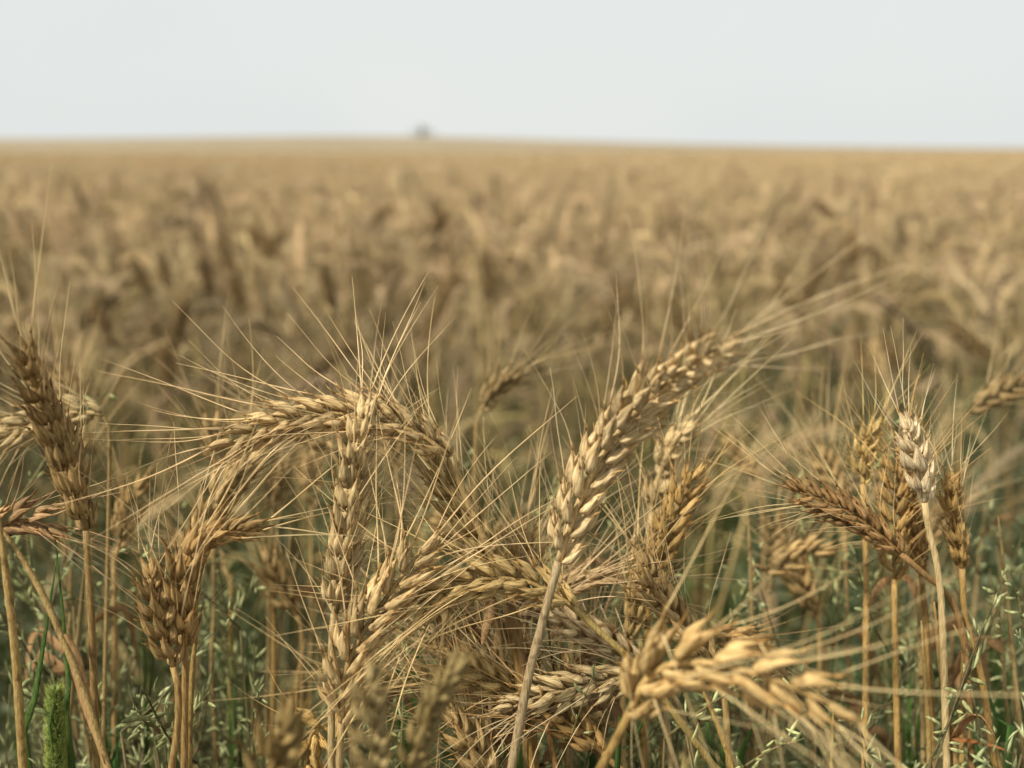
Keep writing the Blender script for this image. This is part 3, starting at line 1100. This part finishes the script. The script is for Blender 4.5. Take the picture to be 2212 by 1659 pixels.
ys = np.r_[np.linspace(9, 30, 110), np.geomspace(30.5, 900, 90)]
o = sheet("far_wheat", ys, lambda y: 6 + y * 1.25, 200, 0.70, M_CANOPY, jitter=0.030)
tag(o, "smooth tan wheat field running out to the horizon", "wheat field", kind="stuff")


# ------------------------------------------------------------------ weeds
def leaflet(Lf, w, k=4):
    t = np.array([0, .22, .5, .78, 1])
    r_ = np.array([.12, .8, 1, .65, .04]) * w / 2
    p = np.stack([np.zeros(5), .06 * Lf * np.sin(math.pi * t), t * Lf], 1)
    return tube(p, r_, k, flat=0.55)


def orient(p, d, s=1.0, r=None):
    d = nrm(d)
    a = nrm(np.cross(d, [0.21, 0.33, 0.92] if abs(d[2]) < .95 else [1, 0, 0]))
    b = np.cross(d, a)
    if r is not None:
        q = r.uniform(0, 6.28)
        a, b = a * math.cos(q) + b * math.sin(q), b * math.cos(q) - a * math.sin(q)
    M = np.eye(4)
    M[:3, 0], M[:3, 1], M[:3, 2], M[:3, 3] = a * s, b * s, d * s, p
    return M


def weed_proto(r, h, nbr=9, nleaf=11, lod=0):
    """bushy weed: thin stem, side branches lined with pale oblong leaflets near the top"""
    S, Lv = Acc(), Acc()
    st = spline([(0, 0, 0), (r.uniform(-.02, .02), r.uniform(-.02, .02), h * .5), (r.uniform(-.05, .05), r.uniform(-.05, .05), h)], 14)
    V, F = tube(st, np.linspace(.0014, .0005, 14), 4)
    S.add(V, F)
    LF = leaflet(.0056, .0015) if lod == 0 else None
    for b in range(nbr):
        f = r.uniform(0.55, 1.0) if b else 1.0
        i = min(13, int(f * 13))
        p0 = st[i]
        an = r.uniform(0, 6.28)
        d = nrm([math.cos(an), math.sin(an), r.uniform(.5, 1.6)])
        bl = r.uniform(.025, .06)
        br = spline([p0, p0 + d * bl * .5, p0 + d * bl + np.array([0, 0, r.uniform(-.01, .02)])], 8)
        V, F = tube(br, np.linspace(.0006, .0003, 8), 3)
        S.add(V, F)
        for j in range(nleaf):
            g = 0.15 + 0.85 * j / (nleaf - 1)
            q = br[int(g * 7)] + np.array([r.gauss(0, .001) for _ in range(3)])
            d2 = nrm(d * r.uniform(.3, 1.0) + np.array([r.gauss(0, .65), r.gauss(0, .65), r.gauss(.05, .5)]))
            V, F = LF
            # a short stalk carries each leaflet off the branch
            Lv.add(V, F, orient(q + d2 * .001, d2, r.uniform(.65, 1.15), r))
    return S, Lv


R = random.Random(31)
WEED = []
for k in range(7):
    S, Lv = weed_proto(R, 0.50, nbr=R.randint(13, 18), nleaf=R.randint(12, 16))
    WEED.append((S.mesh("stalk", M_WSTEM), Lv.mesh("foliage", M_SAGE)))


def weed(u, v, d, label, k, ang=0.0, s=None, tint=(1, 1, 1), group="leafy weeds among the sharp stalks"):
    top = P(u, v, d)
    sc = top[2] / 0.50 if s is None else s
    t = thing("leafy_weed", (top[0], top[1], 0), label, "weed", group)
    z = top[2] / 0.50
    t.scale = (min(z, 1.0) * 0.95, min(z, 1.0) * 0.95, z)
    t.rotation_euler = (0, 0, ang)
    S, L = WEED[k % len(WEED)]
    new("stalk", S, t, color=tint)
    new("foliage", L, t, color=tint)


WL = [
    (430, 1480, .47, "pale green weed beside the straight straw stem under the amber ears"),
    (480, 1530, .50, "pale green weed just right of the weed under the amber ears"),
    (340, 1600, .52, "low dull green weed left of the twin straw stems at the bottom"),
    (20, 1330, .56, "grey green weed at the left edge behind the green blades"),
    (60, 1470, .50, "pale weed low at the left edge beside the foxtail"),
    (255, 1330, .60, "soft focus weed behind the left stems"),
    (1400, 1530, .50, "pale green weed under the big golden bent ear"),
    (1530, 1490, .53, "small leaved weed right of the big bent ear's stem"),
    (1600, 1590, .50, "low weed right of the hanging awns at the bottom"),
    (1960, 1540, .48, "weed with long pale leaflets low on the right beside thin straws"),
    (1910, 1600, .47, "low weed left of the one with long pale leaflets"),
    (1790, 1500, .56, "soft green weed right of the big golden ear's tip"),
    (2130, 1330, .60, "blurred grey green weed near the right edge"),
    (1420, 1390, .56, "green weed showing between the tan ears right of centre"),
    (1290, 1100, .66, "blurred green weed just right of the tall ear's base"),
    (1030, 1580, .54, "dark green weed behind the bottom centre tangle"),
    (560, 1120, .70, "blurred grey green weed left of the upright ear"),
    (850, 1130, .66, "green weed seen through the awns beneath the arching ear"),
    (1900, 1240, .56, "weed at the foot of the group of ears on the right"),
    (2190, 1490, .52, "weed cut by the right edge near the bottom"),
    (640, 1000, .80, "blurred weed under the arching ear's left end"),
    (70, 1010, .62, "blurred weed behind the pale level ear on the left"),
]
for i, (u, v, d, lab) in enumerate(WL):
    g = R.uniform(.75, 1.15)
    weed(u, v, d, lab, i, R.uniform(0, 6.28), tint=(g, g * R.uniform(.98, 1.06), g * R.uniform(.85, 1.0)))

R = random.Random(303)
zones = [(-20, 330, 1420, 1650, 9), (330, 700, 1500, 1660, 12), (1000, 1320, 1500, 1660, 6), (1330, 1850, 1500, 1660, 16), (1850, 2230, 1430, 1660, 14), (-20, 700, 1150, 1450, 7), (1280, 2230, 1250, 1480, 9)]
for (u0, u1, v0, v1, k) in zones:
    for i in range(k):
        lowz = v0 > 1400
        g = R.uniform(.65, 1.2) if lowz else R.uniform(.5, .95)
        weed(R.uniform(u0, u1), R.uniform(v0, v1), R.uniform(.50, .62) if lowz else R.uniform(.60, .74),
             "small leaved pale weed low among the straws" if lowz else "blurred weed between the sharp straws and the crop", R.randrange(7), R.uniform(0, 6.28),
             tint=(g, g, g * R.uniform(.85, 1.0)), group="pale weeds low at the bottom" if lowz else "blurred weeds behind the sharp stalks")

# undergrowth mass
UP = []
R2 = random.Random(77)
for k in range(8):
    A = Acc()
    h = R2.uniform(.40, .56)
    tall = k >= 5
    st = spline([(0, 0, 0), (R2.uniform(-.03, .03), R2.uniform(-.03, .03), h * .6), (R2.uniform(-.06, .06), R2.uniform(-.06, .06), h)], 6)
    V, F = tube(st, .0011, 3)
    A.add(V, F, c=(.14, .13, .06))
    if not tall:
        for j in range(110):
            f = R2.uniform(.3, 1.0)
            p = st[int(f * 5)] + np.array([R2.gauss(0, .028), R2.gauss(0, .028), R2.gauss(0, .03)])
            L = R2.uniform(.009, .017)
            w = L * .22
            V = np.array([(0, 0, 0), (-w, 0, L * .45), (w, 0.001, L * .45), (0, 0.002, L)])
            F = [(0, 2, 1), (1, 2, 3)]
            g = R2.uniform(.6, 1.2)
            A.add(V, F, orient(p, [R2.gauss(0, 1), R2.gauss(0, 1), R2.gauss(.4, .8)], 1, R2), c=(.19 * g, .20 * g, .10 * g))
    else:
        for j in range(9):
            an = R2.uniform(0, 6.28)
            dx = np.array([math.cos(an), math.sin(an), 0])
            L = R2.uniform(.25, .48)
            q = spline([(0, 0, 0), dx * .02 + np.array([0, 0, L * .6]), dx * R2.uniform(.04, .14) + np.array([0, 0, L])], 7)
            w = .0032 * np.sin(math.pi * (0.2 + .79 * np.linspace(0, 1, 7)))[:, None]
            T, SS, FF = frames(q, np.cross(dx, [0, 0, 1]))
            V = np.vstack([q - SS * w, q + SS * w])
            F = [(i, i + 1, 7 + i + 1, 7 + i) for i in range(6)]
            g = R2.uniform(.6, 1.3)
            A.add(V, F, c=(.08 * g, .12 * g, .03 * g))
    T, Q = split_faces(A.F)
    UP.append((np.vstack(A.V), T, Q, np.vstack(A.C)[:, :3]))
us = []
y = 0.50
while y < 5:
    w = y * hx * 1.15 + 0.35
    lam = 520 if y < 1.0 else (380 if y < 2.2 else 120)
    k = int(2 * w * 0.2 * lam)
    for _ in range(k):
        us.append((R2.uniform(-w, w), y + R2.random() * .2))
    y += .2
us = np.array(us)
n = len(us)
az = rng.uniform(0, 2 * math.pi, n)
sc = rng.uniform(.7, 1.12, n) * np.interp(us[:, 1], [.5, .7], [.9, 1.0])
m = np.zeros((n, 4, 4))
m[:, 0, 0], m[:, 0, 1], m[:, 1, 0], m[:, 1, 1], m[:, 2, 2] = np.cos(az) * sc, -np.sin(az) * sc, np.sin(az) * sc, np.cos(az) * sc, sc
m[:, 0, 3], m[:, 1, 3] = us[:, 0], us[:, 1]
g = rng.uniform(.7, 1.15, n)
# greener towards the right, as the photograph shows
gr = smooth01((us[:, 0] / us[:, 1] - 0.0) / 0.4)
sc *= 1 + .12 * gr
m[:, 2, 2] = sc
cols = np.stack([g * rng.uniform(.85, 1.15, n) * (1 - .12 * gr), g, g * rng.uniform(.8, 1.1, n)], 1)
V, Q, C = scatter(UP, m, cols, rng.integers(0, 8, n))
o = new("undergrowth", big_mesh("undergrowth", V, Q, M_UNDER, C, smooth=False))
tag(o, "grey green weeds and grass filling the gaps low between the straws", "weeds", kind="stuff")
print("undergrowth", n, len(V))


# ------------------------------------------------------------------ grass blades, foxtail, bare straws
def blade_plant(name, label, cat, blades, mat, tint, group=None, stemr=None):
    base = None
    first = [P(*q) for q in blades[0]['p']]
    base = np.array([first[0][0], first[0][1], 0.0])
    t = thing(name, base, label, cat, group)
    for b in blades:
        pts = [P(*q) for q in b['p']]
        root = base + np.array([0, 0, -.003])
        q = spline([root, root * .5 + pts[0] * .5] + pts, 34)
        tt = np.linspace(0, 1, 34)
        w = b['w'] * np.interp(tt, [0, .3, .7, .92, 1], [.6, 1, .9, .4, .03])
        V, F = ribbon(q - base, w, s0=(b.get('sx', 1), b.get('sy', .3), 0), fold=b.get('fold', .3))
        new("blade", Acc().add(V, F).mesh("blade", mat), t, color=tint)
    return t


blade_plant("grass_plant", "two long green grass blades crossing beside the far left straws", "grass",
            [{'p': [(66, 1700, .44), (82, 1500, .442), (105, 1320, .444), (126, 1190, .446)], 'w': .0032},
             {'p': [(160, 1700, .445), (150, 1500, .446), (134, 1300, .447), (118, 1150, .448)], 'w': .0026}],
            M_GREEN, (1, 1, 1), "green grass blades")
blade_plant("grass_plant", "single green blade slanting up right under the big golden bent ear", "grass",
            [{'p': [(1330, 1690, .43), (1370, 1600, .431), (1420, 1520, .432), (1452, 1470, .433)], 'w': .0026}],
            M_GREEN, (.9, 1, 1), "green grass blades")
blade_plant("grass_plant", "broad green blades low behind the hanging awns right of the big ear", "grass",
            [{'p': [(1560, 1700, .50), (1550, 1600, .50), (1530, 1500, .51), (1500, 1430, .51)], 'w': .005},
             {'p': [(1590, 1700, .51), (1640, 1600, .51), (1690, 1560, .52)], 'w': .004},
             {'p': [(1540, 1700, .5), (1500, 1630, .5), (1470, 1600, .5)], 'w': .004}],
            M_GREEN, (1, 1.05, 1), "green grass blades")
blade_plant("grass_plant", "green blades standing low near the right edge behind bare straws", "grass",
            [{'p': [(2165, 1700, .50), (2150, 1550, .51), (2110, 1420, .53)], 'w': .005},
             {'p': [(2110, 1700, .5), (2060, 1620, .5), (2030, 1570, .5)], 'w': .003}],
            M_GREEN, (.9, 1.05, 1), "green grass blades")
blade_plant("grass_plant", "green blade in the bottom centre between the slanting straws", "grass",
            [{'p': [(1120, 1700, .47), (1128, 1620, .47), (1140, 1560, .47)], 'w': .004}],
            M_GREEN, (1, 1.1, .9), "green grass blades")
# random grass tufts a bit behind
R = random.Random(55)
gl = [("dark green grass tuft in the gap left of the straight stem", 520, 1330, .62), ("green grass tuft behind the amber ears", 330, 1240, .64),
      ("green grass tuft right of the group of ears on the right", 2150, 1250, .66), ("green grass tuft under the group of ears on the right", 1950, 1330, .60),
      ("green grass tuft behind the tall pale ear's straw", 1270, 1330, .60), ("green grass tuft low behind the big golden ear", 1760, 1420, .64),
      ("green grass tuft low at the bottom left", 250, 1480, .55), ("dark green grass tuft in the bottom right corner", 2190, 1420, .58),
      ("green grass tuft between upright ear and greenish tan ear", 880, 1150, .66)]
for lab, u, v, d in gl:
    bl = []
    for j in range(6):
        du = R.uniform(-50, 50)
        bl.append({'p': [(u + du * .3, 1750, d), (u + du * .6, (v + 1700) / 2, d), (u + du * 1.6, v + R.uniform(-20, 120), d + R.uniform(-.02, .03))],
                   'w': R.uniform(.002, .0035), 'sx': R.uniform(-1, 1), 'sy': R.uniform(-1, 1)})
    blade_plant("grass_tuft", lab, "grass", bl, M_GREEN, (R.uniform(.7, 1.2), R.uniform(.85, 1.1), 1), "green grass tufts")

# foxtail head
top = P(120, 1490, .425)
bot = P(124, 1690, .425)
base = np.array([bot[0], bot[1] + .0, 0])
t = thing("foxtail_grass", base, "green bristly foxtail head standing at the bottom left between the green blades", "grass")
V, F = tube(spline([base + [0, 0, -.003], base * .5 + bot * .5, bot, top], 30) - base, .0005, 6)
new("stem", Acc().add(V, F).mesh("stem", M_GREEN), t, color=(1, 1, 1))
H, Bz = Acc(), Acc()
ax = spline([bot, top], 60)
LF = leaflet(.0034, .0017)
for i in range(900):
    f = R.random()
    q = ax[int(f * 59)]
    an = R.uniform(0, 6.28)
    rr = .0011 * math.sin(math.pi * min(.97, .35 + f * .63)) ** .6
    dd = np.array([math.cos(an), math.sin(an), .9])
    H.add(*LF, orient(q + dd * [rr, rr, 0] * .75 - base, dd, R.uniform(.6, .95), R))
    if i % 1 == 0:
        p0 = q + dd * [rr, rr, 0] - base
        V, F = tube(np.array([p0, p0 + nrm(dd) * .002, p0 + nrm(dd + [0, 0, .6]) * .0045]), [.00009, .00007, .00003], 3)
        Bz.add(V, F)
hd = new("seed_head", H.mesh("seed_head", M_FOX), t, color=(1, 1, 1))
new("bristles", Bz.mesh("bristles", M_FOX), hd, color=(1.6, 1.4, 1.1))


def straw(label, pts, r_=.0015, tint=(1, .85, .65), leaf=None, group="bare straws"):
    q = [P(*p) for p in pts]
    tint = (tint[0] * .86, min(tint[0], tint[1] * 1.06) * .86, tint[2] * .9)
    last = q[-1]
    dirn = nrm(q[-1] - q[-2])
    o_ = last + dirn * .05
    base = np.array([o_[0] + dirn[0] * .08, o_[1] + dirn[1] * .08, 0])
    line = spline(q + [o_, o_ * .65 + base * .35, base + [0, 0, -.004]], 130)[::-1]
    t = thing("straw", base, label, "straw", group)
    V, F = tube(line - base, r_ * np.interp(np.linspace(0, 1, 130), [0, .88, .97, 1], [1.2, .9, .75, .2]), 8)
    new("stem", Acc().add(V, F).mesh("stem", M_STEM), t, color=tint)
    i = 108
    tn = nrm(line[i + 1] - line[i - 1])
    V, F = tube(spline([line[i] - tn * .003, line[i] + tn * .003], 5) - base, r_ * np.array([1.0, 1.25, 1.35, 1.2, .98]), 8)
    new("joint", Acc().add(V, F).mesh("joint", M_STEM), t, color=(.5, .34, .18))
    for lf in (leaf or []):
        a = spline([P(*x) for x in lf['p']], 24)
        tt = np.linspace(0, 1, 24)
        V, F = ribbon(a - base, lf['w'] * np.interp(tt, [0, .15, .6, 1], [.5, 1, .8, .05]), s0=lf.get('s0'), fold=lf.get('fold', .5))
        new("leaf", Acc().add(V, F).mesh("leaf", M_DRYLEAF), t, color=lf.get('c', (1, .85, .7)))


straw("golden straw leaning slightly right at the far left edge", [(-8, 1080, .42), (8, 1200, .421), (32, 1400, .423), (50, 1659, .426)], .0017, (1.0, .78, .50))
straw("jointed straw crossing to the right at the left, with a dry sheath", [(-30, 1100, .425), (30, 1180, .425), (85, 1270, .425), (130, 1368, .424), (180, 1490, .422), (232, 1659, .418)],
      .0014, (.85, .68, .46), leaf=[{'p': [(135, 1372, .423), (160, 1440, .422), (185, 1530, .42), (225, 1650, .416)], 'w': .0022, 'fold': .9}])
straw("second straw beside the one under the hooked amber ear", [(440, 1300, .452), (420, 1400, .452), (412, 1520, .452), (408, 1659, .453)], .0013, (.9, .7, .42))
straw("straw with a broad dry sheath right of the centre tangle", [(1098, 1290, .468), (1108, 1380, .468), (1128, 1500, .468), (1150, 1659, .47)], .0016, (.85, .60, .32),
      leaf=[{'p': [(1100, 1300, .466), (1120, 1400, .465), (1140, 1520, .465), (1135, 1600, .466)], 'w': .0026, 'fold': .8, 'c': (.72, .62, .45)}])
straw("dark jointed straw slanting down right near the right edge", [(2060, 1350, .50), (2095, 1420, .50), (2125, 1500, .50), (2140, 1580, .50), (2160, 1659, .50)], .0015, (.85, .66, .42))
straw("upright straw with curled brown leaf low on the right", [(2018, 1300, .49), (2030, 1420, .49), (2050, 1540, .49), (2065, 1659, .49)], .0016, (1, .76, .5),
      leaf=[{'p': [(2058, 1590, .488), (2085, 1550, .48), (2120, 1545, .475), (2150, 1590, .47)], 'w': .0022},
            {'p': [(2058, 1592, .488), (2100, 1596, .48), (2140, 1605, .47), (2185, 1625, .465)], 'w': .0022, 'c': (.8, .5, .3)}])
straw("thin upright straw left of the one with the curled brown leaf", [(1990, 1340, .51), (1998, 1450, .51), (2005, 1560, .51), (2008, 1659, .51)], .0013, (.9, .72, .45))
straw("thin upright straw between the curled leaf and the dark slanting straw", [(2080, 1380, .515), (2078, 1480, .515), (2076, 1560, .515), (2078, 1659, .515)], .0013, (1, .75, .45))
straw("straw low behind the big golden ear's tip", [(1800, 1540, .50), (1798, 1590, .50), (1796, 1659, .50)], .0012, (.95, .8, .45))
straw("dry straw slanting across under the big golden ear", [(1500, 1450, .45), (1540, 1540, .45), (1570, 1620, .45), (1590, 1690, .45)], .0014, (.9, .68, .4))
straw("upright straw right of the straw of the tall pale ear", [(1210, 1380, .50), (1215, 1480, .50), (1222, 1580, .50), (1225, 1659, .50)], .0012, (.9, .72, .48))
straw("reddish straw leaning left right of the tangle", [(1165, 1480, .46), (1180, 1560, .46), (1200, 1659, .46)], .0014, (.85, .55, .32))
straw("upright dim straw left of the straight stem", [(590, 1200, .62), (592, 1400, .62), (588, 1659, .62)], .0016, (.75, .56, .34))
straw("upright dim straw between amber ears and straight stem", [(500, 1240, .64), (498, 1450, .64), (500, 1659, .64)], .0016, (.75, .58, .34))
straw("slanting dim straw left of the straight stem's foot", [(660, 1380, .60), (640, 1500, .60), (650, 1659, .60)], .0015, (.8, .6, .36))
R = random.Random(91)
for i in range(30):
    u = R.uniform(-40, 2250)
    d = R.uniform(.52, .74)
    v0 = R.uniform(1050, 1450)
    sl = R.uniform(-60, 60)
    g = R.uniform(.6, 1.0)
    lv = None
    if i % 4:
        lu, lvv, sg = u + sl * .3, v0 + R.uniform(60, 260), R.choice((-1, 1))
        lv = [{'p': [(lu, lvv, d), (lu + sg * R.uniform(20, 45), lvv - R.uniform(20, 70), d), (lu + sg * R.uniform(60, 100), lvv - R.uniform(0, 60), d + R.uniform(-.03, .03)),
                     (lu + sg * R.uniform(100, 150), lvv + R.uniform(20, 120), d + R.uniform(-.03, .03))], 'w': R.uniform(.0015, .0038),
               'c': (g, g * .85, g * .68)}]
    straw("thin out of focus straw standing between the weeds behind the sharp ears",
          [(u, v0, d), (u + sl * .4, v0 + 200, d), (u + sl, max(1659, v0 + 350), d)], R.uniform(.0008, .0012), (g, g * .84, g * .62), leaf=lv,
          group="out of focus straws")


# ------------------------------------------------------------------ far tree on the crest
R = random.Random(4)
tx, ty = -0.0975 * 214, 214.0
tz = float(land(tx, ty)) + 0.0
t = thing("tree", (tx, ty, tz), "tiny dark blurred tree alone on the horizon", "tree")
barkm = ground_mat("bark", (.05, .04, .03), (.12, .09, .07), 8, 2, .5, .02)
leafm = ground_mat("tree_leaf", (.26, .26, .23), (.36, .35, .31), 5, 1, .2, .02)  # leaf colour paled to stand in for haze over the distance
A = Acc()
V, F = tube(spline([(0, 0, -.05), (.05, 0, .9), (.0, 0, 1.8), (.05, 0, 2.9)], 12), np.linspace(.2, .05, 12), 8)
A.add(V, F)
for k in range(7):
    an = R.uniform(0, 6.28)
    z = R.uniform(1.1, 2.3)
    V, F = tube(spline([(0, 0, z), (math.cos(an) * .5, math.sin(an) * .5, z + .4), (math.cos(an) * 1.1, math.sin(an) * 1.1, z + .6)], 6), np.linspace(.09, .02, 6), 5)
    A.add(V, F)
new("trunk", A.mesh("trunk", barkm), t)
A = Acc()
for k in range(750):
    c = R.choice([(0, 0, 2.4, .9), (-.9, .1, 1.7, .8), (.9, -.2, 1.6, .8), (.2, .6, 1.9, .8), (-.3, -.6, 1.5, .8), (.05, 0, 3.1, .5)])
    p = np.array([c[0] + R.gauss(0, c[3] * .45), c[1] + R.gauss(0, c[3] * .45), c[2] + R.gauss(0, c[3] * .42)])
    s = R.uniform(.07, .16)
    V = np.array([(0, 0, 0), (-s * .5, 0, s * .6), (s * .5, .02, s * .6), (0, .03, s * 1.2)])
    A.add(V, [(0, 2, 1), (1, 2, 3)], orient(p, [R.gauss(0, 1), R.gauss(0, 1), R.gauss(0, 1)], 1, R))
new("crown", A.mesh("crown", leafm, smooth=False), t)
t.scale = (2.2, 2.2, .95)
print("objects", len(bpy.data.objects))
